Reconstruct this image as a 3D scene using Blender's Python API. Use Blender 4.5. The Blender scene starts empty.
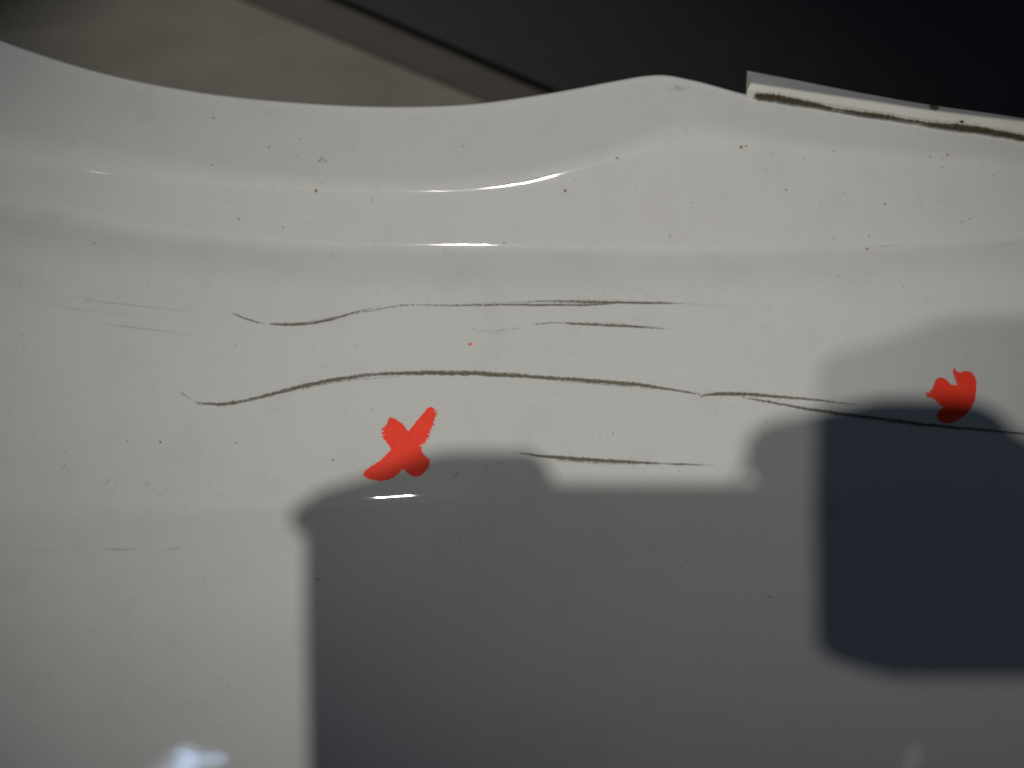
import bpy, bmesh, math, random
import numpy as np
from mathutils import Vector, Matrix

sc = bpy.context.scene
COL = sc.collection

# ------------------------------------------------------------------ camera
W_, H_ = 1024, 768
F = 1100.0                      # focal length in pixels
D = 0.275                       # metres from the lens to the middle of the bumper face
PX = D / F                      # 0.25 mm of bumper per pixel
PITCH = math.radians(45)
CAM = Vector((0.0, -0.195, 0.355))
R_ = Vector((1, 0, 0))
U_ = Vector((0, math.sin(PITCH), math.cos(PITCH)))
N_ = Vector((0, -math.cos(PITCH), math.sin(PITCH)))      # from the bumper to the lens

cd = bpy.data.cameras.new('view_camera')
cam = bpy.data.objects.new('view_camera', cd)
COL.objects.link(cam)
cam.matrix_world = Matrix(((R_.x, U_.x, N_.x, CAM.x), (R_.y, U_.y, N_.y, CAM.y), (R_.z, U_.z, N_.z, CAM.z), (0, 0, 0, 1)))
cd.sensor_width = 36.0
cd.lens = 36.0 * F / W_
cd.clip_start = 0.002
cd.clip_end = 50
cd.dof.use_dof = True
cd.dof.focus_distance = D - 0.002
cd.dof.aperture_fstop = 10.0
sc.camera = cam
sc.render.engine = 'CYCLES'
sc.cycles.filter_width = 2.1
sc.cycles.use_denoising = True
sc.cycles.max_bounces = 6
sc.cycles.transparent_max_bounces = 16

def L(x, y, b):                 # camera frame: right, up, behind the lens -> world
    return CAM + R_ * x + U_ * y + N_ * b

# ------------------------------------------------------------------ world and lamps
wd = bpy.data.worlds.new('World'); sc.world = wd; wd.use_nodes = True
bg = wd.node_tree.nodes['Background']
bg.inputs[0].default_value = (0.58, 0.72, 1.0, 1)
bg.inputs[1].default_value = 0.051

def P0(px, py, off=0.0):        # a point seen at a pixel, off metres nearer than the mid plane
    d = D - off
    return CAM + (R_ * ((px - 512) / F) + U_ * ((384 - py) / F) - N_) * d

def spot(name, loc, aim, power, size, blend, radius, col):
    l = bpy.data.lights.new(name, 'SPOT')
    l.energy = power; l.spot_size = math.radians(size); l.spot_blend = blend
    l.shadow_soft_size = radius; l.color = col
    o = bpy.data.objects.new(name, l); COL.objects.link(o)
    o.location = loc
    o.rotation_euler = (aim - loc).to_track_quat('-Z', 'Y').to_euler()
    return o
spot('ceiling_spot', L(-0.0925, 0.421, 2.125), P0(495, 318), 110.0, 10.1, 1.0, 0.020, (1.0, 0.97, 0.90))
spot('side_spot', L(-0.795, 0.176, 1.84), P0(840, 150), 40.0, 11.5, 1.0, 0.018, (1.0, 0.945, 0.885))
spot('floor_fill_spot', Vector((-0.45, 1.15, 1.45)), Vector((-0.07, 0.42, 0.0)), 84.0, 24.0, 1.0, 0.03, (1.0, 0.955, 0.89))  # added fill lamp behind the bumper, brightens only the background floor

sc.view_settings.view_transform = 'Standard'
sc.view_settings.look = 'None'
sc.view_settings.exposure = 0.0
sc.view_settings.gamma = 1.0

# ------------------------------------------------------------------ helpers
def tag(o, label=None, cat=None, group=None, kind=None):
    if label: o['label'] = label
    if cat: o['category'] = cat
    if group: o['group'] = group
    if kind: o['kind'] = kind
    return o
def link(name, me, mat, parent=None, smooth=True):
    o = bpy.data.objects.new(name, me); COL.objects.link(o)
    if mat: me.materials.append(mat)
    if smooth: me.polygons.foreach_set('use_smooth', [True] * len(me.polygons))
    if parent is not None:
        o.parent = parent
        o.matrix_parent_inverse = parent.matrix_world.inverted()
    return o
def mesh(name, vs, fs):
    me = bpy.data.meshes.new(name); me.from_pydata([tuple(v) for v in vs], [], fs); me.update(); return me
def empty(name, loc):
    o = bpy.data.objects.new(name, None); COL.objects.link(o); o.location = loc
    o.empty_display_size = 0.02
    o.matrix_world = Matrix.Translation(loc)
    return o
def mat(name):
    m = bpy.data.materials.new(name); m.use_nodes = True
    nt = m.node_tree
    return m, nt, nt.nodes['Principled BSDF']
def node(nt, typ, **kw):
    n = nt.nodes.new(typ)
    for k, v in kw.items():
        if k in n.inputs: n.inputs[k].default_value = v
        else: setattr(n, k, v)
    return n
def lk(nt, a, b): nt.links.new(a, b)
def ramp(nt, fac, stops):
    r = node(nt, 'ShaderNodeValToRGB'); e = r.color_ramp.elements
    while len(e) < len(stops): e.new(0.5)
    for i, (p, c) in enumerate(stops):
        e[i].position = p; e[i].color = (*c, 1) if len(c) == 3 else c
    lk(nt, fac, r.inputs[0]); return r
def noise(nt, vec, scale, detail=4, rough=0.55):
    n = node(nt, 'ShaderNodeTexNoise'); n.inputs['Scale'].default_value = scale
    n.inputs['Detail'].default_value = detail; n.inputs['Roughness'].default_value = rough
    lk(nt, vec, n.inputs['Vector']); return n
def coords(nt): return node(nt, 'ShaderNodeTexCoord')

# ------------------------------------------------------------------ materials
def paint_material():
    m, nt, p = mat('white_car_paint')
    tc = coords(nt); v = tc.outputs['Object']
    n1 = noise(nt, v, 14, 5, 0.6); n2 = noise(nt, v, 900, 3, 0.6); n3 = noise(nt, v, 70, 6, 0.7)
    r1 = ramp(nt, n1.outputs[0], [(0.3, (0.545, 0.550, 0.535)), (0.7, (0.575, 0.575, 0.555))])
    r3 = ramp(nt, n3.outputs[0], [(0.30, (0.93, 0.92, 0.90)), (0.48, (1, 1, 1))])
    mx = node(nt, 'ShaderNodeMixRGB', blend_type='MULTIPLY'); mx.inputs[0].default_value = 0.7
    lk(nt, r1.outputs[0], mx.inputs[1]); lk(nt, r3.outputs[0], mx.inputs[2])
    r2 = ramp(nt, n2.outputs[0], [(0.27, (0.72, 0.70, 0.66)), (0.36, (1, 1, 1))])
    mx2 = node(nt, 'ShaderNodeMixRGB', blend_type='MULTIPLY'); mx2.inputs[0].default_value = 0.6
    lk(nt, mx.outputs[0], mx2.inputs[1]); lk(nt, r2.outputs[0], mx2.inputs[2])
    lk(nt, mx2.outputs[0], p.inputs['Base Color'])
    p.inputs['Roughness'].default_value = 0.5
    p.inputs['Specular IOR Level'].default_value = 0.15
    p.inputs['Coat Weight'].default_value = 1.0
    cr = ramp(nt, n3.outputs[0], [(0.3, (0.046,) * 3), (0.6, (0.030,) * 3)])
    lk(nt, cr.outputs[0], p.inputs['Coat Roughness'])
    b = node(nt, 'ShaderNodeBump'); b.inputs['Strength'].default_value = 0.05; b.inputs['Distance'].default_value = 0.0001
    n4 = noise(nt, v, 260, 2, 0.5); lk(nt, n4.outputs[0], b.inputs['Height'])
    lk(nt, b.outputs[0], p.inputs['Coat Normal'])
    return m
def scratch_material(name, col, dark, sharp=1.0):
    m, nt, p = mat(name)
    uv = node(nt, 'ShaderNodeUVMap'); uv.uv_map = 'UVMap'
    at = node(nt, 'ShaderNodeAttribute'); at.attribute_name = 'cover'
    sep = node(nt, 'ShaderNodeSeparateXYZ'); lk(nt, uv.outputs[0], sep.inputs[0])
    ab = node(nt, 'ShaderNodeMath', operation='ABSOLUTE'); lk(nt, sep.outputs[1], ab.inputs[0])
    pw = node(nt, 'ShaderNodeMath', operation='POWER'); lk(nt, ab.outputs[0], pw.inputs[0]); pw.inputs[1].default_value = 2.5
    mp = node(nt, 'ShaderNodeMapping'); mp.inputs['Scale'].default_value = (0.85, 1.1, 1); lk(nt, uv.outputs[0], mp.inputs[0])
    n = noise(nt, mp.outputs[0], 1.6, 5, 0.65)
    # cover + (noise-.5)*1.3 - |v|^2.5*.6 -> alpha
    a1 = node(nt, 'ShaderNodeMath', operation='MULTIPLY_ADD'); lk(nt, n.outputs[0], a1.inputs[0]); a1.inputs[1].default_value = 2.8; a1.inputs[2].default_value = -1.62
    a2 = node(nt, 'ShaderNodeMath', operation='ADD'); lk(nt, a1.outputs[0], a2.inputs[0]); lk(nt, at.outputs['Fac'], a2.inputs[1])
    a3 = node(nt, 'ShaderNodeMath', operation='MULTIPLY_ADD'); lk(nt, pw.outputs[0], a3.inputs[0]); a3.inputs[1].default_value = -0.75; lk(nt, a2.outputs[0], a3.inputs[2])
    mr = node(nt, 'ShaderNodeMapRange'); mr.clamp = True
    mr.inputs['From Min'].default_value = 0.15; mr.inputs['From Max'].default_value = 0.85; mr.inputs['To Max'].default_value = sharp
    lk(nt, a3.outputs[0], mr.inputs[0]); lk(nt, mr.outputs[0], p.inputs['Alpha'])
    n2 = noise(nt, mp.outputs[0], 3.0, 4, 0.6)
    r = ramp(nt, n2.outputs[0], [(0.35, dark), (0.65, col)]); lk(nt, r.outputs[0], p.inputs['Base Color'])
    p.inputs['Roughness'].default_value = 0.85; p.inputs['Specular IOR Level'].default_value = 0.15
    return m
def simple(name, c1, c2, scale, rough=0.6, bump=0.0, spec=0.3, coat=0.0, detail=6):
    m, nt, p = mat(name)
    tc = coords(nt); n = noise(nt, tc.outputs['Object'], scale, detail, 0.6)
    r = ramp(nt, n.outputs[0], [(0.32, c1), (0.68, c2)]); lk(nt, r.outputs[0], p.inputs['Base Color'])
    p.inputs['Roughness'].default_value = rough; p.inputs['Specular IOR Level'].default_value = spec
    p.inputs['Coat Weight'].default_value = coat
    if bump:
        b = node(nt, 'ShaderNodeBump'); b.inputs['Strength'].default_value = bump; b.inputs['Distance'].default_value = 0.002
        n2 = noise(nt, tc.outputs['Object'], scale * 6, 5, 0.6); lk(nt, n2.outputs[0], b.inputs['Height']); lk(nt, b.outputs[0], p.inputs['Normal'])
    return m
M = {}
M['paint'] = paint_material()
M['scratch'] = scratch_material('dirty_scratch', (0.205, 0.188, 0.135), (0.07, 0.064, 0.046))
M['scuff'] = scratch_material('faint_scuff', (0.30, 0.29, 0.26), (0.20, 0.19, 0.17), 0.32)
M['red'] = simple('red_marker', (0.86, 0.036, 0.012), (0.94, 0.052, 0.018), 300, 0.5, 0.05, 0.2)
M['dirt'] = simple('brown_dirt', (0.030, 0.022, 0.010), (0.085, 0.062, 0.030), 700, 0.95, 0.6, 0.1)
M['grime'] = scratch_material('brown_grime', (0.30, 0.24, 0.15), (0.20, 0.15, 0.09), 0.5)
M['dirt_seam'] = scratch_material('packed_brown_dirt', (0.085, 0.062, 0.032), (0.025, 0.018, 0.009))
M['speck'] = simple('grey_grit', (0.20, 0.19, 0.175), (0.36, 0.35, 0.32), 900, 0.9)
M['rust'] = simple('rust_fleck', (0.26, 0.12, 0.05), (0.32, 0.17, 0.08), 900, 0.9)
M['trim'] = simple('white_trim', (0.50, 0.49, 0.45), (0.57, 0.56, 0.52), 60, 0.5, 0.0, 0.4)
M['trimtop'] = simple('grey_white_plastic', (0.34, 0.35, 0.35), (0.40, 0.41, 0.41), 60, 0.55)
M['concrete'] = simple('brown_grey_concrete', (0.098, 0.092, 0.078), (0.124, 0.117, 0.100), 16, 0.9, 0.3, 0.2)
M['flat_band'] = simple('dark_brown_band', (0.034, 0.031, 0.0255), (0.042, 0.038, 0.032), 30, 0.8, 0.2, 0.2)
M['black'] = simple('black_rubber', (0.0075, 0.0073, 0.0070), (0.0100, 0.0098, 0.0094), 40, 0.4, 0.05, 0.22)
M['body'] = simple('black_camera_plastic', (0.02, 0.02, 0.022), (0.03, 0.03, 0.032), 200, 0.5, 0.1)
M['lens_ring'] = simple('grey_metal_ring', (0.10, 0.10, 0.11), (0.13, 0.13, 0.14), 200, 0.35)
M['skin'] = simple('black_glove', (0.012, 0.012, 0.013), (0.02, 0.02, 0.021), 90, 0.8, 0.2, 0.1)
M['sleeve'] = simple('dark_blue_sleeve', (0.020, 0.028, 0.050), (0.030, 0.040, 0.066), 120, 0.9, 0.4)
def emit(name, col, s):
    m = bpy.data.materials.new(name); m.use_nodes = True; nt = m.node_tree
    nt.nodes.remove(nt.nodes['Principled BSDF'])
    e = node(nt, 'ShaderNodeEmission'); e.inputs[0].default_value = (*col, 1); e.inputs[1].default_value = s
    lk(nt, e.outputs[0], nt.nodes['Material Output'].inputs[0]); return m

# ------------------------------------------------------------------ bumper shape
def curve(pts):
    xs = np.array([p[0] for p in pts], float); ys = np.array([p[1] for p in pts], float)
    m = np.zeros(len(xs))
    d = np.diff(ys) / np.diff(xs); h = np.diff(xs)
    m[1:-1] = (d[:-1] * h[1:] + d[1:] * h[:-1]) / (h[:-1] + h[1:]); m[0] = d[0]; m[-1] = d[-1]
    def f(x):
        i = int(np.clip(np.searchsorted(xs, x) - 1, 0, len(xs) - 2))
        t = (x - xs[i]) / h[i]
        return ((2*t**3 - 3*t*t + 1) * ys[i] + (t**3 - 2*t*t + t) * h[i] * m[i] + (-2*t**3 + 3*t*t) * ys[i+1] + (t**3 - t*t) * h[i] * m[i+1])
    return f
top_y = curve([(-500, -190), (-300, -95), (-150, -25), (0, 40), (100, 72), (200, 92), (300, 102.5), (400, 106.5), (470, 104), (550, 93), (620, 80), (643, 76), (664, 75), (690, 79.5), (745, 94), (850, 112), (1024, 141), (1200, 172), (1524, 235)])
c3_y = curve([(-500, 20), (-300, 85), (-150, 117), (0, 145), (100, 162), (170, 172), (250, 181), (330, 187), (420, 188.3), (455, 187.8), (480, 186), (507, 182.8), (531, 178.6), (554, 172.6), (585, 164.2), (617, 155.5), (645, 146.5), (668, 139), (692, 136), (725, 139), (800, 150), (900, 159), (1024, 169), (1200, 185), (1524, 235 + 40)])
c2_y = curve([(-500, 110), (-300, 150), (0, 202), (60, 212), (130, 226), (230, 238), (350, 245), (465, 246), (600, 247), (700, 248), (850, 245), (950, 240), (1024, 233), (1200, 232), (1524, 300)])
c2b_y = curve([(-500, 150), (-300, 190), (0, 240), (100, 256), (200, 268), (300, 276), (400, 281), (550, 284), (700, 283), (850, 278), (1024, 268), (1200, 266), (1524, 330)])
c1_y = curve([(-500, 520), (0, 508), (200, 507), (300, 504), (405, 498), (560, 489), (750, 487), (1024, 490), (1524, 500)])
S_LOW, S_MID, S_2B, S_LEDGE, S_UP = -0.10, 0.22, 0.72, -0.13, 0.72

def profile(x):
    """outline of the face in one column: list of (pixel row, offset towards the lens)"""
    t, a, b, c, e = top_y(x), c3_y(x) - 3.5, c2_y(x) + 3.0, c2b_y(x) + 1.0, c1_y(x)
    o1 = 0.0120
    oc = o1 - S_MID * (e - c) * PX
    ob = oc - S_2B * (c - b) * PX
    oa = ob - S_LEDGE * (b - a) * PX
    ot = oa - S_UP * (a - t) * PX
    yl = 880.0; ol = o1 + S_LOW * (yl - e) * PX
    soft = 1.0 + max(0.0, (330 - x) / 330.0) * 1.2
    soft1 = 1.0 + 2.2 * min(1.0, max(0.0, (x - 520) / 250.0)) + 1.5 * min(1, max(0, (260 - x) / 250.0))
    pk = 1.0 + 0.8 * math.exp(-((x - 690) / 40.0) ** 2)
    k = [(yl, ol, 0), (e, o1, 9 * soft1), (c, oc, 16), (b, ob, 6.5 * soft), (a, oa, 9 * soft * pk), (t, ot, 0)]
    out = []
    def seg(p, q, n):
        for i in range(n):
            s = i / n; out.append((p[0] + (q[0] - p[0]) * s, p[1] + (q[1] - p[1]) * s))
    prev = (k[0][0], k[0][1])
    ns = [16, 26, 4, 8, 8]
    for i in range(1, 5):
        y, o, r = k[i]
        lo = abs(k[i-1][0] - y); hi = abs(y - k[i+1][0]); r = min(r, lo * 0.45, hi * 0.45)
        s0 = r / lo; s1 = r / hi
        A = (y + (k[i-1][0] - y) * s0, o + (k[i-1][1] - o) * s0)
        B = (y + (k[i+1][0] - y) * s1, o + (k[i+1][1] - o) * s1)
        seg(prev, A, ns[i-1])
        nb = 12
        for j in range(nb):
            u = j / nb
            out.append(((1-u)**2*A[0] + 2*u*(1-u)*y + u*u*B[0], (1-u)**2*A[1] + 2*u*(1-u)*o + u*u*B[1]))
        prev = B
    # upper band, then the rolled lip
    rl = 3.5
    A = (t + rl, ot + S_UP * rl * PX)
    seg(prev, A, ns[4])
    for j in range(9):
        u = j / 8
        cx = (t - 0.6, ot + 0.0004)
        E = (t, ot - 0.0018)
        out.append(((1-u)**2*A[0] + 2*u*(1-u)*cx[0] + u*u*E[0], (1-u)**2*A[1] + 2*u*(1-u)*cx[1] + u*u*E[1]))
    return out
def lateral(x, y):
    u = (x - 512) * PX
    sm = min(1.0, max(0.0, (y - 285) / 210.0)); w = sm * sm * (3 - 2 * sm)
    wb = 0.5 + 0.5 * math.cos(math.pi * min(1.0, max(0.0, (y - 515) / 130.0)))
    q = max(0.0, 350 - x); lf = (0.0001 * q * q if q < 400 else 16 + 0.08 * (q - 400)) * PX * (2.0 - w)
    tw = (x - 402) * math.exp(-0.5 * ((x - 402) / 75.0) ** 2) if x > 402 else 62.0 * math.tanh((x - 402) / 62.0)
    return -0.009 * u + 0.09 * u * u + lf + 0.134 * tw * PX * w * wb

_cache = {}
def face_off(x, y):
    xi = round(x * 2) / 2
    if xi not in _cache:
        p = profile(xi)[:-8]
        _cache[xi] = (np.array([q[0] for q in p])[::-1], np.array([q[1] for q in p])[::-1])
    ys, os_ = _cache[xi]
    return float(np.interp(y, ys, os_)) + lateral(x, y)
def S(x, y, lift=0.0):          # a point on the painted face
    return P0(x, y, face_off(x, y) + lift)

BASE = Vector((0, 0.0, 0.0))
bumper = empty('car_bumper', BASE)
tag(bumper, 'glossy white moulded car bumper with creased ledges and dark scratches', 'bumper')

def build_shell():
    vs, fs = [], []
    xs = np.arange(-500, 1525, 5.0)
    rows = None
    for x in xs:
        pr = profile(x)
        col = [P0(x, y, o + lateral(x, y)) for y, o in pr]
        # below the picture: the skin turns under and runs down to the floor
        b = col[0]
        low = []
        for j in range(1, 13):
            a = j / 12 * math.radians(50)
            low.append(Vector((b.x, b.y - 0.045 * (math.sin(math.radians(45) + 0) - math.sin(math.radians(45) - a)) , b.z - 0.045 * (math.cos(math.radians(45) - a) - math.cos(math.radians(45))) - 0.045 * a)))
        low.append(Vector((b.x, low[-1].y, 0.0006)))
        # behind the lip: a return flange
        e = col[-1]; g = (-N_ - U_ * 0.15).normalized()
        tail = [e + g * 0.004, e + g * 0.010 - U_ * 0.002, e + g * 0.012 - U_ * 0.012, e + g * 0.012 - U_ * 0.03]
        full = low[::-1] + col + tail
        rows = len(full); vs += full
    n = len(xs)
    for i in range(n - 1):
        for j in range(rows - 1):
            a = i * rows + j
            fs.append((a, a + rows, a + rows + 1, a + 1))
    me = mesh('skin', vs, fs)
    return me
shell = link('skin', build_shell(), M['paint'], bumper)

# ------------------------------------------------------------------ scratches
random.seed(4)
def ribbon(name, pts, matl, parent, step=2.0, lift=0.00006, wob=0.5, label=None):
    """pts: (px, py, half width px, cover 0..1)"""
    fx = curve([(i, p[0]) for i, p in enumerate(pts)]); fy = curve([(i, p[1]) for i, p in enumerate(pts)])
    fw = lambda t: float(np.interp(t, range(len(pts)), [p[2] for p in pts]))
    fc = lambda t: float(np.interp(t, range(len(pts)), [p[3] for p in pts]))
    L_ = sum(math.hypot(pts[i+1][0] - pts[i][0], pts[i+1][1] - pts[i][1]) for i in range(len(pts) - 1))
    n = max(6, int(L_ / step))
    cols = 5
    vs, fs, uv, cov = [], [], [], []
    d = 0.0; seed = random.uniform(0, 500); px_, py_ = None, None; wv = 0
    for i in range(n + 1):
        t = i / n * (len(pts) - 1)
        x, y = fx(t), fy(t)
        x2, y2 = fx(min(t + 0.02, len(pts) - 1)), fy(min(t + 0.02, len(pts) - 1)); x1, y1 = fx(max(t - 0.02, 0)), fy(max(t - 0.02, 0))
        tx, ty = x2 - x1, y2 - y1; l = math.hypot(tx, ty) or 1; nx, ny = -ty / l, tx / l
        if px_ is not None: d += math.hypot(x - px_, y - py_)
        px_, py_ = x, y
        wv = wv * 0.6 + random.uniform(-wob, wob) * 0.4
        w = fw(t) * random.uniform(0.72, 1.18) + 0.35
        for k in range(cols):
            q = -1 + 2 * k / (cols - 1)
            X, Y = x + nx * (q * w + wv), y + ny * (q * w + wv)
            vs.append(S(X, Y, lift)); uv.append((d * 0.25 + seed, q)); cov.append(fc(t))
    for i in range(n):
        for k in range(cols - 1):
            a = i * cols + k; fs.append((a, a + 1, a + cols + 1, a + cols))
    me = mesh(name, vs, fs)
    ul = me.uv_layers.new(name='UVMap')
    for lp in me.loops: ul.data[lp.index].uv = uv[lp.vertex_index]
    at = me.attributes.new('cover', 'FLOAT', 'POINT')
    at.data.foreach_set('value', cov)
    o = link(name, me, matl, parent)
    if label: o['label'] = label
    return o
SC = M['scratch']
ribbon('scratch', [(176, 389, 0.8, 0.25), (183, 394, 1.2, 0.6), (192, 400, 0.9, 0.35), (199, 403, 1.2, 0.75), (211, 404, 1.6, 0.95), (226, 404, 1.9, 1.0), (245, 400.5, 1.4, 0.9), (265, 396, 1.7, 0.95), (290, 389.5, 2.1, 1.0), (315, 383.5, 2.2, 1.05), (345, 378, 2.0, 1.0), (375, 374.5, 1.8, 0.85), (405, 373, 2.0, 1.0), (440, 373, 2.2, 1.1), (475, 373.5, 2.2, 1.1), (520, 376, 2.1, 1.05), (560, 378.5, 1.9, 1.0), (600, 381.5, 2.0, 1.05), (640, 385, 1.9, 1.05), (665, 388.5, 1.4, 0.95), (690, 392.5, 1.0, 0.85), (701, 394.5, 0.8, 0.6)], SC, bumper, label='long dark scratch arching across the middle')
ribbon('scratch', [(700, 396.5, 0.9, 0.7), (710, 394.5, 1.4, 1.0), (722, 394, 2.0, 1.1), (740, 394, 1.9, 1.1), (765, 395.5, 1.7, 1.05), (795, 398, 1.3, 0.95), (825, 401, 1.0, 0.85), (850, 404, 0.8, 0.6), (862, 405.5, 0.6, 0.3)], SC, bumper, label='short upper fork of the long scratch')
ribbon('scratch', [(738, 396.5, 0.5, 0.4), (755, 399.5, 1.0, 0.85), (780, 404, 1.2, 0.95), (810, 409, 1.4, 1.0), (840, 413.5, 1.5, 1.05), (880, 419, 1.6, 1.1), (920, 424, 1.7, 1.1), (960, 428, 1.5, 1.0), (1000, 431.5, 1.3, 0.95), (1024, 434, 1.3, 0.9), (1060, 438, 0.8, 0.5)], SC, bumper, label='lower fork of the long scratch running off to the right')
ribbon('scratch', [(229, 311.5, 0.6, 0.35), (240, 316.5, 1.0, 0.85), (256, 322, 0.9, 0.8), (266, 324, 0.6, 0.3)], SC, bumper)
ribbon('scratch', [(270, 324, 1.0, 0.85), (285, 324.5, 1.4, 1.05), (300, 324, 1.4, 1.0), (312, 323, 1.3, 0.95), (330, 319.5, 1.4, 0.95), (345, 315.5, 1.1, 0.9), (360, 311, 0.9, 0.75), (372, 308, 0.8, 0.55), (381, 306, 0.6, 0.3)], SC, bumper, label='wavy scratch at the upper left')
ribbon('scratch', [(354, 314, 0.5, 0.4), (370, 311, 0.7, 0.65), (390, 307, 0.7, 0.65), (405, 305, 0.9, 0.7), (418, 305, 0.5, 0.45)], SC, bumper)
ribbon('scratch', [(410, 304.5, 0.6, 0.45), (428, 305, 0.8, 0.7), (450, 305.3, 0.8, 0.75), (480, 305, 0.9, 0.85), (515, 304.8, 0.9, 0.9), (545, 305, 1.0, 0.95), (575, 305, 1.0, 0.95), (600, 304.5, 0.9, 0.85), (612, 304, 0.6, 0.4)], SC, bumper, label='straight thin scratch along the top')
ribbon('scratch', [(505, 301.5, 0.4, 0.25), (540, 300.8, 0.7, 0.65), (575, 301.3, 1.0, 0.85), (605, 302.3, 1.2, 1.0), (635, 302.6, 1.2, 0.95), (660, 303, 1.1, 0.95), (682, 303.5, 0.6, 0.55), (705, 304.5, 0.5, 0.42), (735, 306, 0.4, 0.25)], SC, bumper)
ribbon('scratch', [(550, 302.5, 0.5, 0.45), (585, 303, 0.8, 0.7), (615, 303.2, 0.5, 0.4)], SC, bumper)
ribbon('scratch', [(534, 324.5, 0.7, 0.65), (548, 323, 0.8, 0.75), (562, 322.8, 0.7, 0.6), (572, 323.6, 1.3, 1.0), (590, 324.5, 1.2, 0.9), (610, 325.5, 1.3, 0.95), (635, 326.5, 1.3, 0.95), (655, 328, 0.9, 0.7), (674, 330, 0.5, 0.3)], SC, bumper, label='short gritty scratch below the top one')
ribbon('scratch', [(468, 327, 0.4, 0.3), (478, 330, 0.6, 0.5), (492, 331, 0.5, 0.4), (508, 329.5, 0.6, 0.5), (525, 326.5, 0.5, 0.35)], SC, bumper)
ribbon('scratch', [(510, 451.5, 0.4, 0.25), (525, 453.8, 0.9, 0.85), (541, 456, 1.3, 1.0), (560, 457.8, 2.0, 1.15), (585, 459.5, 2.1, 1.15), (610, 461, 2.0, 1.1), (636, 462.3, 1.5, 1.05), (655, 463.2, 1.1, 0.9), (663, 463.6, 0.8, 0.6), (680, 464.3, 1.1, 0.95), (697, 464.8, 0.9, 0.7), (718, 465.3, 0.5, 0.32)], SC, bumper, label='short brown scratch at the edge of the shadow')
for pts in ([(300, 390, .4, .5), (345, 381, .6, .6), (400, 376.5, .5, .5)], [(420, 370.5, .4, .5), (470, 371, .6, .6), (530, 374, .4, .45)],
            [(560, 381.5, .5, .55), (610, 385, .6, .6), (660, 390.5, .4, .4)], [(555, 460.5, .5, .55), (600, 463.5, .6, .6), (640, 465, .4, .4)],
            [(275, 322.5, .4, .5), (305, 322, .5, .55), (335, 316.5, .4, .4)], [(800, 409, .4, .5), (870, 420.5, .5, .55), (940, 428.5, .4, .4)],
            [(470, 303, .3, .45), (520, 302.6, .5, .6), (590, 300, .4, .5), (640, 300.6, .3, .4)], [(585, 322.5, .4, .5), (625, 324, .4, .5)]):
    ribbon('hairline_scratch', pts, SC, bumper, step=1.5, lift=0.00005)
SF = M['scuff']
for pts in ([(75, 297, .5, .5), (110, 303, .8, .7), (170, 309, .8, .6), (235, 317, .5, .35)],
            [(30, 301, .5, .4), (75, 309, .8, .6), (115, 313, .7, .55), (160, 318, .4, .3)],
            [(105, 324, .7, .6), (140, 328.5, 1.0, .8), (175, 333, .7, .6), (215, 338, .6, .4)],
            [(105, 549, .7, .75), (120, 549.5, .9, .9), (138, 549, .6, .6)],
            [(160, 550, .5, .4), (172, 549, .9, .9), (181, 548, .5, .6)], [(10, 549, .5, .35), (45, 550, .6, .55), (90, 549.5, .4, .35)],
            [(272, 548, .4, .4), (292, 547.5, .7, .55)], [(60, 471, .9, .5), (66, 464, 1.2, .85)], [(103, 488, 1.0, .6), (110, 479, 1.2, .8)],
            [(112, 494, .9, .5), (117, 483, 1.0, .7)], [(144, 486, 1.1, .7), (150, 482, 1.0, .6)], [(157, 494, 1, .6), (166, 496, .8, .6)],
            [(335, 465, .5, .45), (338, 450, .5, .5), (341, 436, .4, .35)], [(305, 470, .4, .4), (309, 484, .4, .3)],
            [(452, 479, 1.2, .8), (458, 473, 1.4, .9)], [(93, 362, .8, .5), (97, 355, .8, .5)],
            [(640, 337, .5, .4), (690, 341, .5, .35)], [(760, 310, .4, .3), (800, 312, .4, .25)],
            [(990, 249, .8, .5), (1003, 245, 1.0, .6), (1020, 243, .8, .6)], [(862, 247, .9, .5), (885, 246, 1.3, .7), (900, 245, 1, .5)],
            [(900, 281, 1.2, .5), (904, 287, 1.6, .7)], [(10, 208, .5, .4), (60, 219, .5, .35)], [(320, 562, .4, .3), (420, 566, .4, .3)]):
    ribbon('scuff', pts, SF, bumper, lift=0.00005)

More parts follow.
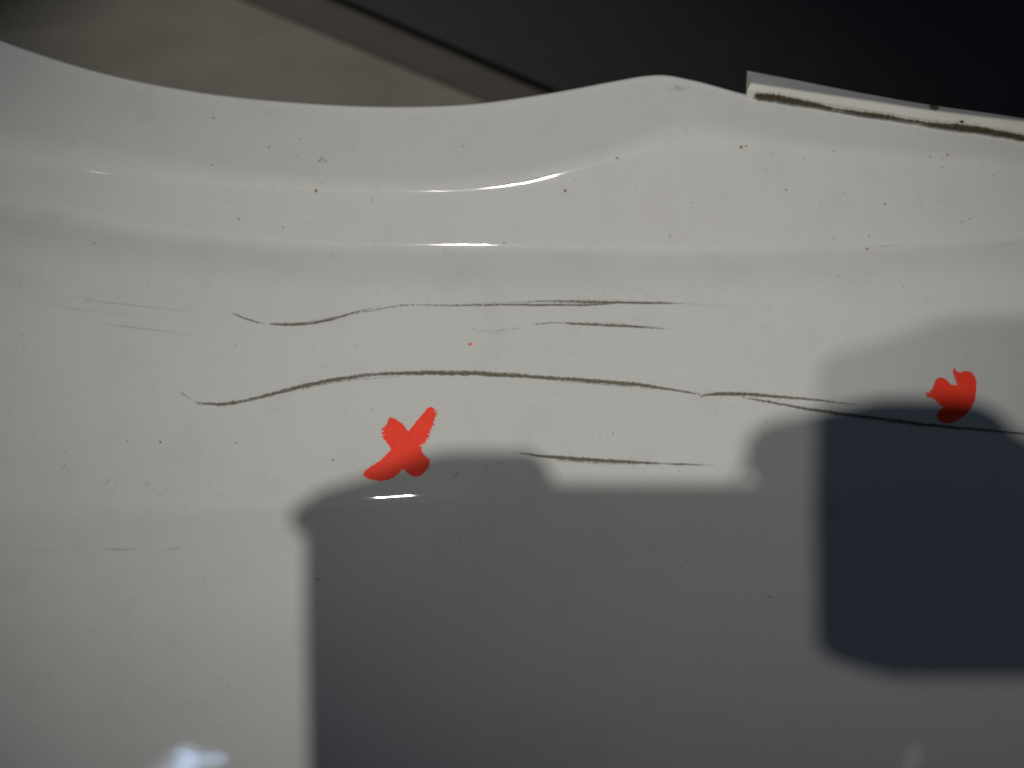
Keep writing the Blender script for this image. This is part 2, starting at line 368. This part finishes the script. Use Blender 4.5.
# ------------------------------------------------------------------ red marker marks
def poly_sdf(P, x, y):
    d = 1e9; ins = False; n = len(P)
    for i in range(n):
        x1, y1 = P[i]; x2, y2 = P[(i+1) % n]
        ex, ey = x2 - x1, y2 - y1; t = max(0, min(1, ((x - x1) * ex + (y - y1) * ey) / (ex*ex + ey*ey + 1e-9)))
        d = min(d, math.hypot(x - x1 - ex * t, y - y1 - ey * t))
        if (y1 > y) != (y2 > y) and x < (x2 - x1) * (y - y1) / (y2 - y1) + x1: ins = not ins
    return -d if ins else d
from mathutils import noise as mn
def blot(name, P, dry, label, step=0.55, grow=0.0):
    """dry: list of (x, y, reach, ux, uy) spots where the edge breaks up into bristle lines running along (ux, uy)"""
    x0 = min(p[0] for p in P) - 4; x1 = max(p[0] for p in P) + 4; y0 = min(p[1] for p in P) - 4; y1 = max(p[1] for p in P) + 4
    idx, vs, fs = {}, [], []
    nx, ny = int((x1 - x0) / step), int((y1 - y0) / step)
    val = {}
    for i in range(nx + 1):
        for j in range(ny + 1):
            x, y = x0 + i * step, y0 + j * step
            s = poly_sdf(P, x, y) - grow + 0.5 * mn.noise(Vector((x * 0.35, y * 0.35, 3)))
            for dx, dy, rr, ux, uy in dry:
                g = math.exp(-((x - dx) ** 2 + (y - dy) ** 2) / (rr * rr))
                if g > 0.03:
                    al = x * ux + y * uy; ac = -x * uy + y * ux
                    s += g * (1.7 * math.sin(al * 1.9 + 3.0 * mn.noise(Vector((al * 0.3, ac * 0.25, 1.1)))) + 2.2 * mn.noise(Vector((al * 0.7, ac * 0.2, 7.7))) - 0.2)
            val[i, j] = s
    def vert(i, j):
        if (i, j) not in idx:
            x, y = x0 + i * step, y0 + j * step
            h = 0.00005 + 0.00009 * min(1, max(0, -val[i, j] / 1.5))
            idx[i, j] = len(vs); vs.append(S(x, y, h))
        return idx[i, j]
    for i in range(nx):
        for j in range(ny):
            q = (val[i, j], val[i+1, j], val[i+1, j+1], val[i, j+1])
            if sum(q) / 4 < 0:
                fs.append((vert(i, j), vert(i, j+1), vert(i+1, j+1), vert(i+1, j)))
    o = link(name, mesh(name, vs, fs), M['red'], bumper); o['label'] = label
    return o
def Z(ox, oy, k, pts): return [(ox + a / k, oy + b / k) for a, b in pts]
XP = Z(350, 395, 7.68, [(100, 615), (112, 588), (160, 548), (230, 505), (275, 462), (318, 415), (285, 370), (258, 325), (245, 285), (262, 245), (288, 215), (295, 180), (312, 170), (360, 190), (405, 222), (450, 282), (490, 225), (545, 160), (590, 105), (622, 88), (645, 103), (650, 122), (670, 122), (655, 180), (640, 225), (610, 290), (575, 375), (540, 388), (556, 440), (590, 485), (614, 490), (605, 550), (580, 590), (540, 618), (500, 632), (465, 618), (440, 598), (408, 570), (380, 598), (340, 632), (290, 655), (245, 662), (180, 655), (130, 640)])
blot('paint_mark', XP, [(383, 431, 6, 0.0, 1.0), (384, 437, 4, 0.3, 1.0), (433, 426, 6, -0.5, 0.86), (428, 438, 7, -0.5, 0.86), (423, 446, 4, -0.5, .86), (434, 413, 4, -.4, .9)], 'red marker cross beside the shadow edge')
HP = Z(915, 360, 10.97, [(125, 360), (160, 358), (190, 330), (205, 290), (235, 215), (280, 195), (340, 220), (385, 275), (470, 290), (462, 250), (440, 190), (420, 130), (430, 95), (448, 130), (480, 150), (545, 128), (610, 135), (650, 185), (668, 250), (665, 340), (650, 440), (600, 545), (520, 620), (440, 665), (370, 690), (300, 678), (255, 640), (245, 600), (280, 555), (325, 510), (270, 480), (220, 430), (175, 400), (140, 400)])
blot('paint_mark', HP, [(929, 394, 3.0, -0.3, 1.0), (957, 372, 2.5, 1.0, 0.0)], 'heart-shaped red marker blot at the right', grow=0.7)
red_dot = Z(470, 344, 1, [(-1.6, 0), (0, -1.7), (1.8, -0.6), (1.4, 1.5), (-0.8, 1.6)])
blot('paint_dot', red_dot, [], 'tiny red dot', step=0.4)

# ------------------------------------------------------------------ dirt specks
def speck_mesh(spots, seed):
    rnd = random.Random(seed); vs, fs = [], []
    for x, y, r, asp, ang in spots:
        n = 8; c = len(vs); vs.append(S(x, y, 0.00006 + r * PX * 0.25))
        for k in range(n):
            a = k / n * math.tau; q = r * rnd.uniform(0.65, 1.25)
            dx, dy = q * math.cos(a) * asp, q * math.sin(a)
            vs.append(S(x + dx * math.cos(ang) - dy * math.sin(ang), y + dx * math.sin(ang) + dy * math.cos(ang), 0.00003))
        for k in range(n): fs.append((c, c + 1 + (k + 1) % n, c + 1 + k))
    return mesh('specks', vs, fs)
rnd = random.Random(11)
big = [(885, 204, 2.0), (94, 243, 1.5), (670, 235.5, 1.7), (746, 146, 1.8), (770, 597, 1.9), (283, 227, 1.4), (239, 219, 1.2), (212, 165, 1.5), (195, 160, 1.1), (200, 93, 1.6), (214, 118, 1.4), (300, 139, 1.4), (269, 147, 1.1), (298, 156, 1.1), (148, 284, 1.5), (333, 256, 1.2), (617, 158, 1.5), (456, 126, 1.2), (463, 146, 1.1), (504, 243, 1.3), (506, 260, 1.2), (834, 151, 1.7), (869, 149, 1.3), (845, 193, 1.2), (834, 238, 1.4), (803, 159, 1.1), (942, 158, 1.6), (930, 156.5, 1.3), (943, 167, 1.2), (994, 175, 1.6), (23, 346, 1.5), (22, 334, 1.3), (357, 346, 1.3), (235, 346, 1.3), (333, 460, 1.5), (127, 441, 1.3), (160, 442, 1.3), (236, 443, 1.5), (371, 409, 1.3), (310, 485, 1.1), (128, 637, 1.4), (643, 585, 1.3), (690, 549, 1.3), (686, 561, 1.2), (742, 560, 1.1), (766, 422, 1.5), (742, 316, 1.3), (488, 465, 1.3), (500, 463, 1.2), (318, 579, 1.3), (461, 539, 1.2), (537, 590, 1.2), (838, 276, 1.3), (869, 236, 1.2), (970, 219, 1.3), (962, 222, 1.2), (848, 106, 1.0), (962, 122, 1.6), (786, 190, 1.2), (692, 203, 1.0), (770, 345, 1.0), (600, 437, 1.1), (613, 433, 1.0)]
spots = [(x, y, r * rnd.uniform(0.5, 0.85), rnd.uniform(0.8, 1.5), rnd.uniform(0, 3)) for x, y, r in big]
for i in range(90):
    x, y = rnd.uniform(-100, 1120), rnd.uniform(110, 800)
    if y < top_y(x) + 8: continue
    spots.append((x, y, rnd.uniform(0.3, 0.75), rnd.uniform(0.8, 1.6), rnd.uniform(0, 3)))
o = link('dirt_specks', speck_mesh(spots, 3), M['speck'], bumper); tag(o, kind='stuff')
o = link('rust_flecks', speck_mesh([(316, 190.5, 1.9, 0.7, 0), (565, 190.5, 1.8, 0.8, 0.3), (372, 20 + 180, 0.9, 1, 0), (947, 155, 1.1, 1, 0), (741, 147, 1.4, 1.2, .2), (867, 249, 1.1, 1.6, 0)], 5), M['rust'], bumper); tag(o, kind='stuff')
# hollow triangular chip
def chip():
    P = [(322, 156.5), (327.5, 161.5), (317.5, 162)]
    pts = P + [P[0], P[1]]
    vs, fs = [], []
    for i in range(3):
        a, b = P[i], P[(i + 1) % 3]
        ax = (322.3 - a[0], 160 - a[1]); bx = (322.3 - b[0], 160 - b[1])
        c = len(vs)
        vs += [S(a[0], a[1], .00006), S(b[0], b[1], .00006), S(b[0] + bx[0]*.38, b[1] + bx[1]*.38, .00008), S(a[0] + ax[0]*.38, a[1] + ax[1]*.38, .00008)]
        fs.append((c, c+1, c+2, c+3))
    return mesh('paint_chip', vs, fs)
link('paint_chip', chip(), M['speck'], bumper)
# brown stains near the peak of the lip
ribbon('stain', [(664, 89, 3, .25), (678, 88, 5, .55), (694, 89, 3, .25)], M['grime'], bumper, lift=0.00005)

# ------------------------------------------------------------------ trim strip on the lip
def edge_off(x): return face_off(x, top_y(x) + 6)
tf = curve([(746, 81.5), (800, 90), (864, 99.5), (930, 109.5), (980, 116), (1024, 121), (1200, 148), (1524, 207)])      # upper edge of its front
tt = curve([(746, 70.5), (800, 81), (864, 93.5), (930, 105), (980, 112), (1024, 118.5), (1200, 146), (1524, 205)])
def strip():
    vs, fs = [], []; tops = []
    xs = list(np.arange(747, 800, 2.0)) + list(np.arange(800, 1524, 6.0)); n = 0
    rnd = random.Random(8)
    for i, x in enumerate(xs):
        o = edge_off(x)
        yb, yf, yt = top_y(x) + 3, tf(x), tt(x)
        sh = 6.5 * max(0, 1 - i / 3.0)      # the cut end leans
        row = [(x - 1, yb, o - 0.0005), (x + sh * .1, (yb + yf) / 2, o + 0.0006), (x + sh * .6, yf + 1.6, o + 0.0005), (x + sh * .8, yf + 0.3, o + 0.0001), (x + sh * .8, yf - 0.4, o - 0.0008), (x, yt, o - 0.010), (x - 1, yb, o - 0.010)]
        n = len(row)
        vs += [P0(a, b, c) for a, b, c in row]
    for i in range(len(xs) - 1):
        for j in range(n):
            a = i * n + j; b = i * n + (j + 1) % n
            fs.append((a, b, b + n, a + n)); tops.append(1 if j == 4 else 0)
    fs.append(tuple(range(n))[::-1]); tops.append(0)
    me = mesh('trim_strip', vs, fs); 
    o = link('trim_strip', me, M['trim'], bumper, smooth=False)
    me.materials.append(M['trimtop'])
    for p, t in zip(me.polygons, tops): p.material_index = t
    return o
st = strip(); st['label'] = 'white trim strip along the upper right lip'
def seam(grow=0.0, rise=0.0, bottom=0.0, cover=1.15):
    up = curve([(755, 92), (775, 94), (800, 99), (820, 103.5), (837, 108.8), (850, 110), (864, 111.5), (890, 115), (915, 120), (930, 122), (950, 123), (975, 125.5), (1000, 130), (1024, 134), (1200, 164), (1524, 226)])
    lo = curve([(755, 98), (775, 101), (800, 105), (820, 108), (837, 110.5), (850, 113), (864, 115.5), (890, 119), (915, 122.5), (930, 125.5), (950, 129), (975, 132.5), (1000, 136), (1024, 140), (1200, 170), (1524, 232)])
    vs, fs = [], []; rnd = random.Random(2); c = 6
    xs = np.arange(754, 1524, 1.0); ju = jl = 0
    for x in xs:
        ju = ju * .7 + rnd.uniform(-.7, .7) * .6; jl = jl * .7 + rnd.uniform(-.5, .5) * .5
        a, b = up(x) + ju - grow, lo(x) + jl + bottom
        if x < 757: a += (757 - x); b -= (757 - x)
        if b < a + .4: b = a + .4
        for k in range(c):
            t = k / (c - 1)
            o = edge_off(x) + 0.0011 + rise + 0.0004 * math.sin(t * math.pi) * rnd.uniform(.5, 1.2)
            vs.append(P0(x, a + (b - a) * t, o))
    for i in range(len(xs) - 1):
        for k in range(c - 1):
            a = i * c + k; fs.append((a, a + 1, a + c + 1, a + c))
    me = mesh('dirt_seam', vs, fs)
    ul = me.uv_layers.new(name='UVMap')
    for lp in me.loops:
        i, k = divmod(lp.vertex_index, c); ul.data[lp.index].uv = (i * 0.25, -1 + 2 * k / (c - 1))
    me.attributes.new('cover', 'FLOAT', 'POINT').data.foreach_set('value', [cover] * len(vs))
    return me
o = link('dirt_seam', seam(0.0, 0, 0.0), M['dirt_seam'], st); o['label'] = 'dark brown dirt packed under the strip'
link('grime_film', seam(3.6, -0.0003, 1.0, 0.7), M['grime'], st)
def nick(x, y, r, off):
    rr = random.Random(int(x)); vs = [P0(x, y, off + .0006)]
    for k in range(9):
        a = k / 9 * math.tau; q = rr.uniform(.6, 1.2)
        vs.append(P0(x + math.cos(a) * r * 2.3 * q, y + math.sin(a) * r * q + math.cos(a) * r * .4, off))
    return mesh('dirt_clump', vs, [(0, 1 + (k + 1) % 9, 1 + k) for k in range(9)])
link('dirt_clump', nick(934, 107.5, 2.6, edge_off(934) + .0008), M['dirt'], st)
link('dirt_clump', nick(962, 121.5, 1.0, edge_off(962) + .0012), M['dirt'], st)

# ------------------------------------------------------------------ floor and what lies beyond
def fl(px, py, z=0.0):
    d = R_ * ((px - 512) / F) + U_ * ((384 - py) / F) - N_
    return CAM + d * ((z - CAM.z) / d.z)
floor = link('floor', mesh('floor', [(-3, -3, 0), (3, -3, 0), (3, 3, 0), (-3, 3, 0)], [(0, 1, 2, 3)]), M['concrete'], None, False)
tag(floor, kind='structure')
def slab(name, a0, a1, width, z, matl, gap=0.0, label=None, cat=None, bev=0.0003):
    """a slab whose near edge runs through two floor points"""
    d = (a1 - a0); d.z = 0; d.normalize(); n = Vector((-d.y, d.x, 0))
    if n.x < 0: n = -n
    p0 = a0 - d * 0.6 + n * gap; p1 = a0 + d * 1.2 + n * gap
    bm = bmesh.new()
    q = [p0, p1, p1 + n * width, p0 + n * width]
    vb = [bm.verts.new((p.x, p.y, 0.0004)) for p in q]; vt = [bm.verts.new((p.x, p.y, z)) for p in q]
    bm.faces.new(vb); bm.faces.new(vt)
    for i in range(4): bm.faces.new((vb[i], vb[(i+1) % 4], vt[(i+1) % 4], vt[i]))
    bmesh.ops.recalc_face_normals(bm, faces=bm.faces)
    bmesh.ops.bevel(bm, geom=bm.edges[:], offset=bev, segments=2, affect='EDGES')
    me = bpy.data.meshes.new(name); bm.to_mesh(me); bm.free()
    o = link(name, me, matl, None, False); tag(o, label, cat); return o
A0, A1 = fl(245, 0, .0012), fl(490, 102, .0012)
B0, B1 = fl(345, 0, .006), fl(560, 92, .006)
def dark_band():  # thin flat dark brown sheet between the two slanting floor lines
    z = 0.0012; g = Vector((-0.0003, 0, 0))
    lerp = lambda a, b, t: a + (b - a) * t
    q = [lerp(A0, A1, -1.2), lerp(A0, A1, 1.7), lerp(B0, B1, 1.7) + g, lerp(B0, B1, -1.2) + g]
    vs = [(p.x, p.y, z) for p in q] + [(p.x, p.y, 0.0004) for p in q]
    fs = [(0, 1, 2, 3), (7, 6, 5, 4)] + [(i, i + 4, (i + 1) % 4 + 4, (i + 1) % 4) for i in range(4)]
    o = link('dark_band', mesh('dark_band', vs, fs), M['flat_band'], None, False)
    tag(o, 'dark brown flat band on the floor behind the bumper', 'dark_band')
dark_band()
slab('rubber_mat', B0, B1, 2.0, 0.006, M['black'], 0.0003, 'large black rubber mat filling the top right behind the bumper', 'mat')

# ------------------------------------------------------------------ the photographer's camera and hand (they throw the two shadows)
def bevel_prism(pts, b0, b1, bev):
    bm = bmesh.new()
    f = [bm.verts.new(L(x, y, b0)) for x, y in pts]; k = [bm.verts.new(L(x, y, b1)) for x, y in pts]
    bm.faces.new(f); bm.faces.new(k[::-1]); n = len(pts)
    for i in range(n): bm.faces.new((f[i], k[i], k[(i+1) % n], f[(i+1) % n]))
    bmesh.ops.recalc_face_normals(bm, faces=bm.faces)
    if bev:
        ed = [e for e in bm.edges if (e.verts[0] in f) == (e.verts[1] in f)]
        bmesh.ops.bevel(bm, geom=ed, offset=bev, segments=3, affect='EDGES')
    me = bpy.data.meshes.new('prism'); bm.to_mesh(me); bm.free(); return me
def lathe(rings, seg=40, cx=0, cy=0):
    vs, fs = [], []
    for r, b in rings:
        for k in range(seg):
            a = k / seg * math.tau; vs.append(L(cx + r * math.cos(a), cy + r * math.sin(a), b))
    for i in range(len(rings) - 1):
        for k in range(seg):
            a = i * seg + k; b = i * seg + (k + 1) % seg; fs.append((a, b, b + seg, a + seg))
    return mesh('lathe', vs, fs)
pc = empty('compact_camera', L(0, -0.035, 0.055))
tag(pc, 'black compact camera in front of the bumper whose boxy shadow falls on it', 'camera')
mm = 0.001
body = [(-55.5, -28), (-52.5, -31), (-48, -32.5), (78, -32.5), (82, -29), (82, 30), (79, 34), (-3, 34), (-5, 38.5), (-8, 40.8), (-26, 40.8), (-31, 39.8), (-40, 36.2), (-47, 34.2), (-52.5, 32.6), (-55.5, 30)]
link('body', bevel_prism([(x * mm, y * mm) for x, y in body], 0.045, 0.068, 0.0015), M['body'], pc, False)
link('strap_lug', bevel_prism([(x * mm, y * mm) for x, y in [(-54, 25), (-54, 32), (-57.5, 31), (-58.5, 28.5), (-57.5, 26)]], 0.054, 0.060, 0.0008), M['lens_ring'], pc, False)
link('lens_barrel', lathe([(0.0235, 0.046), (0.0235, 0.028), (0.0215, 0.0275), (0.0215, 0.010), (0.0205, 0.009), (0.0195, 0.010), (0.0195, 0.014), (0.0, 0.016)]), M['body'], pc)
link('lens_ring', lathe([(0.0236, 0.040), (0.0243, 0.0395), (0.0243, 0.031), (0.0236, 0.0305)]), M['lens_ring'], pc)
link('shutter_button', lathe([(0.0, 0.0)] * 0 + [(0.006, 0.0515), (0.006, 0.0600)], cx=0.040, cy=0.0345), M['lens_ring'], pc)

def capsule_chain(bm, pts, seg=14):
    """pts: (x, y, b, r): overlapping tapered tubes with round joints"""
    for x, y, b, r in pts:
        bmesh.ops.create_icosphere(bm, subdivisions=2, radius=r, matrix=Matrix.Translation(L(x, y, b)))
    for p, q in zip(pts, pts[1:]):
        a, c = L(*p[:3]), L(*q[:3]); d = c - a
        if d.length < 1e-6: continue
        m = Matrix.Translation((a + c) / 2) @ d.to_track_quat('Z', 'Y').to_matrix().to_4x4()
        bmesh.ops.create_cone(bm, cap_ends=True, segments=seg, radius1=p[3], radius2=q[3], depth=d.length, matrix=m)
def hand():
    bm = bmesh.new()
    k = lambda *ps: capsule_chain(bm, [tuple(v * mm for v in p) for p in ps])
    k((82, 44, 66, 11.5), (66, 44.5, 60, 10.5), (43.5, 41.5, 57, 8))                                  # index finger on the shutter
    k((89, 26, 70, 11), (79, 22, 45, 9.0), (59, 18, 36, 8.2), (44, 16, 38, 7.2))              # middle
    k((90, 8, 70, 10.5), (79, 4, 45, 8.8), (60, 1, 36.5, 8.0), (46, 0, 38, 7.0))               # ring
    k((89, -10, 70, 10), (78, -13, 47, 8.0), (62, -15, 38, 7.2), (50, -16, 38.5, 6.2))         # little
    k((88, -12, 86, 14), (72, 4, 86, 10), (58, 14, 79, 8.6), (46, 20, 76.5, 7.6))                # thumb on the back
    k((82, 40, 68, 13), (86, 24, 72, 14), (87, 6, 73, 14), (86, -10, 73, 13.5))
    k((82, 40, 68, 13), (94, 34, 84, 14), (102, 10, 96, 20), (114, -20, 118, 23))
    k((86, -10, 73, 13.5), (92, -22, 86, 16), (112, -30, 112, 22))
    k((94, 20, 84, 16), (92, 0, 84, 18), (104, -14, 100, 22), (118, -30, 122, 23), (140, -58, 160, 26))
    k((76, 37, 64, 9.5), (82, 33, 66, 10)); k((75, -22, 64, 10), (86, -14, 70, 11)); k((78, -24, 66, 10), (92, -22, 86, 14))
    me = bpy.data.meshes.new('person'); bm.to_mesh(me); bm.free()
    o = link('person', me, M['skin'])
    r = o.modifiers.new('remesh', 'REMESH'); r.mode = 'VOXEL'; r.voxel_size = 0.0014; r.use_smooth_shade = True
    s = o.modifiers.new('smooth', 'SMOOTH'); s.factor = 0.5; s.iterations = 5
    return o
hd = hand()
tag(hd, 'black-gloved hand in a dark sleeve gripping the camera, seen as shadow at right', 'person')
def sleeve():
    pts = [(.122, -.036, .130, .031), (.138, -.056, .158, .034), (.160, -.090, .205, .038), (.190, -.135, .270, .043), (.225, -.185, .345, .048)]
    bm = bmesh.new(); rings = []
    ax = (L(*pts[-1][:3]) - L(*pts[0][:3])).normalized(); s = ax.cross(R_).normalized(); t = ax.cross(s)
    fine = []
    for p, q in zip(pts, pts[1:]):
        for i in range(6): fine.append([p[k] + (q[k] - p[k]) * i / 6 for k in range(4)])
    fine.append(pts[-1])
    for i, p in enumerate(fine):
        c = L(*p[:3]); rr = p[3] * (1 + 0.045 * math.sin(i * 1.9))
        rings.append([bm.verts.new(c + s * rr * math.cos(a) * (1 + .04 * math.sin(3 * a + i)) + t * rr * math.sin(a)) for a in [k / 28 * math.tau for k in range(28)]])
    for a, b in zip(rings, rings[1:]):
        for k in range(28): bm.faces.new((a[k], a[(k+1) % 28], b[(k+1) % 28], b[k]))
    bm.faces.new(rings[0]); bm.faces.new(rings[-1])
    bmesh.ops.recalc_face_normals(bm, faces=bm.faces)
    me = bpy.data.meshes.new('sleeve'); bm.to_mesh(me); bm.free(); return me
link('sleeve', sleeve(), M['sleeve'], hd)

# ------------------------------------------------------------------ far lamp and an added glowing panel, mirrored in the lower face
def mirror_point(px, py, dist):
    p = S(px, py); e = 2.0
    n = (S(px + e, py) - S(px - e, py)).cross(S(px, py - e) - S(px, py + e)).normalized()
    v = (CAM - p).normalized()
    if n.dot(v) < 0: n = -n
    return p + (n * 2 * n.dot(v) - v).normalized() * dist
def lamp_panel(name, P, dist, matl, parent, seed=0):
    pts = [mirror_point(x, y, dist) for x, y in P]
    c = sum(pts, Vector()) / len(pts); back = (c - S(400, 600)).normalized() * 0.02
    vs = pts + [p + back for p in pts]; n = len(pts)
    fs = [tuple(range(n)), tuple(range(n, 2*n))[::-1]] + [(i, n + i, n + (i+1) % n, (i+1) % n) for i in range(n)]
    return link(name, mesh(name, vs, fs), matl, parent, False)
blue = emit('bluish_lamp_glow', (0.52, 0.70, 1.0), 19.0)
warm = emit('white_lamp_glow', (0.95, 0.95, 1.0), 6.5)
dim = emit('dim_streak_glow', (1.0, 0.96, 0.88), 1.2)
base = mirror_point(190, 775, 1.7); base.z = 0
wl = empty('work_lamp', base)
tag(wl, 'bluish work lamp mirrored as a bright spot at the lower left', 'lamp')
lamp_panel('lamp_panel', [(180, 750), (183, 748.5), (188, 749.5), (195, 748), (196, 754), (194, 762), (195, 772), (178, 774), (178, 763), (177, 755)], 1.7, blue, wl)
lamp_panel('lamp_panel', [(198, 760), (206, 758), (214, 755), (218, 755), (220, 759), (218, 763), (210, 763.5), (199, 763)], 1.7, blue, wl)
lamp_panel('lamp_panel', [(161, 766), (164, 762), (168, 764), (173, 766), (174, 772), (160, 772)], 1.7, warm, wl)
p1 = mirror_point(186, 778, 1.7)
bm = bmesh.new(); bmesh.ops.create_cone(bm, cap_ends=True, segments=16, radius1=.014, radius2=.014, depth=max(p1.z, .05), matrix=Matrix.Translation((p1.x, p1.y, max(p1.z, .05) / 2)))
me = bpy.data.meshes.new('stand'); bm.to_mesh(me); bm.free(); link('stand', me, M['body'], wl)
tl = lamp_panel('streak_emitter', [(903, 772), (908, 757), (914, 746), (919, 746), (917, 756), (911, 772)], 1.7, dim, None)  # added unseen emitter, outlined so its reflection draws the pale streak
tag(tl, 'dim slanting glowing panel, added to mirror as a pale streak at the lower right', 'lamp')
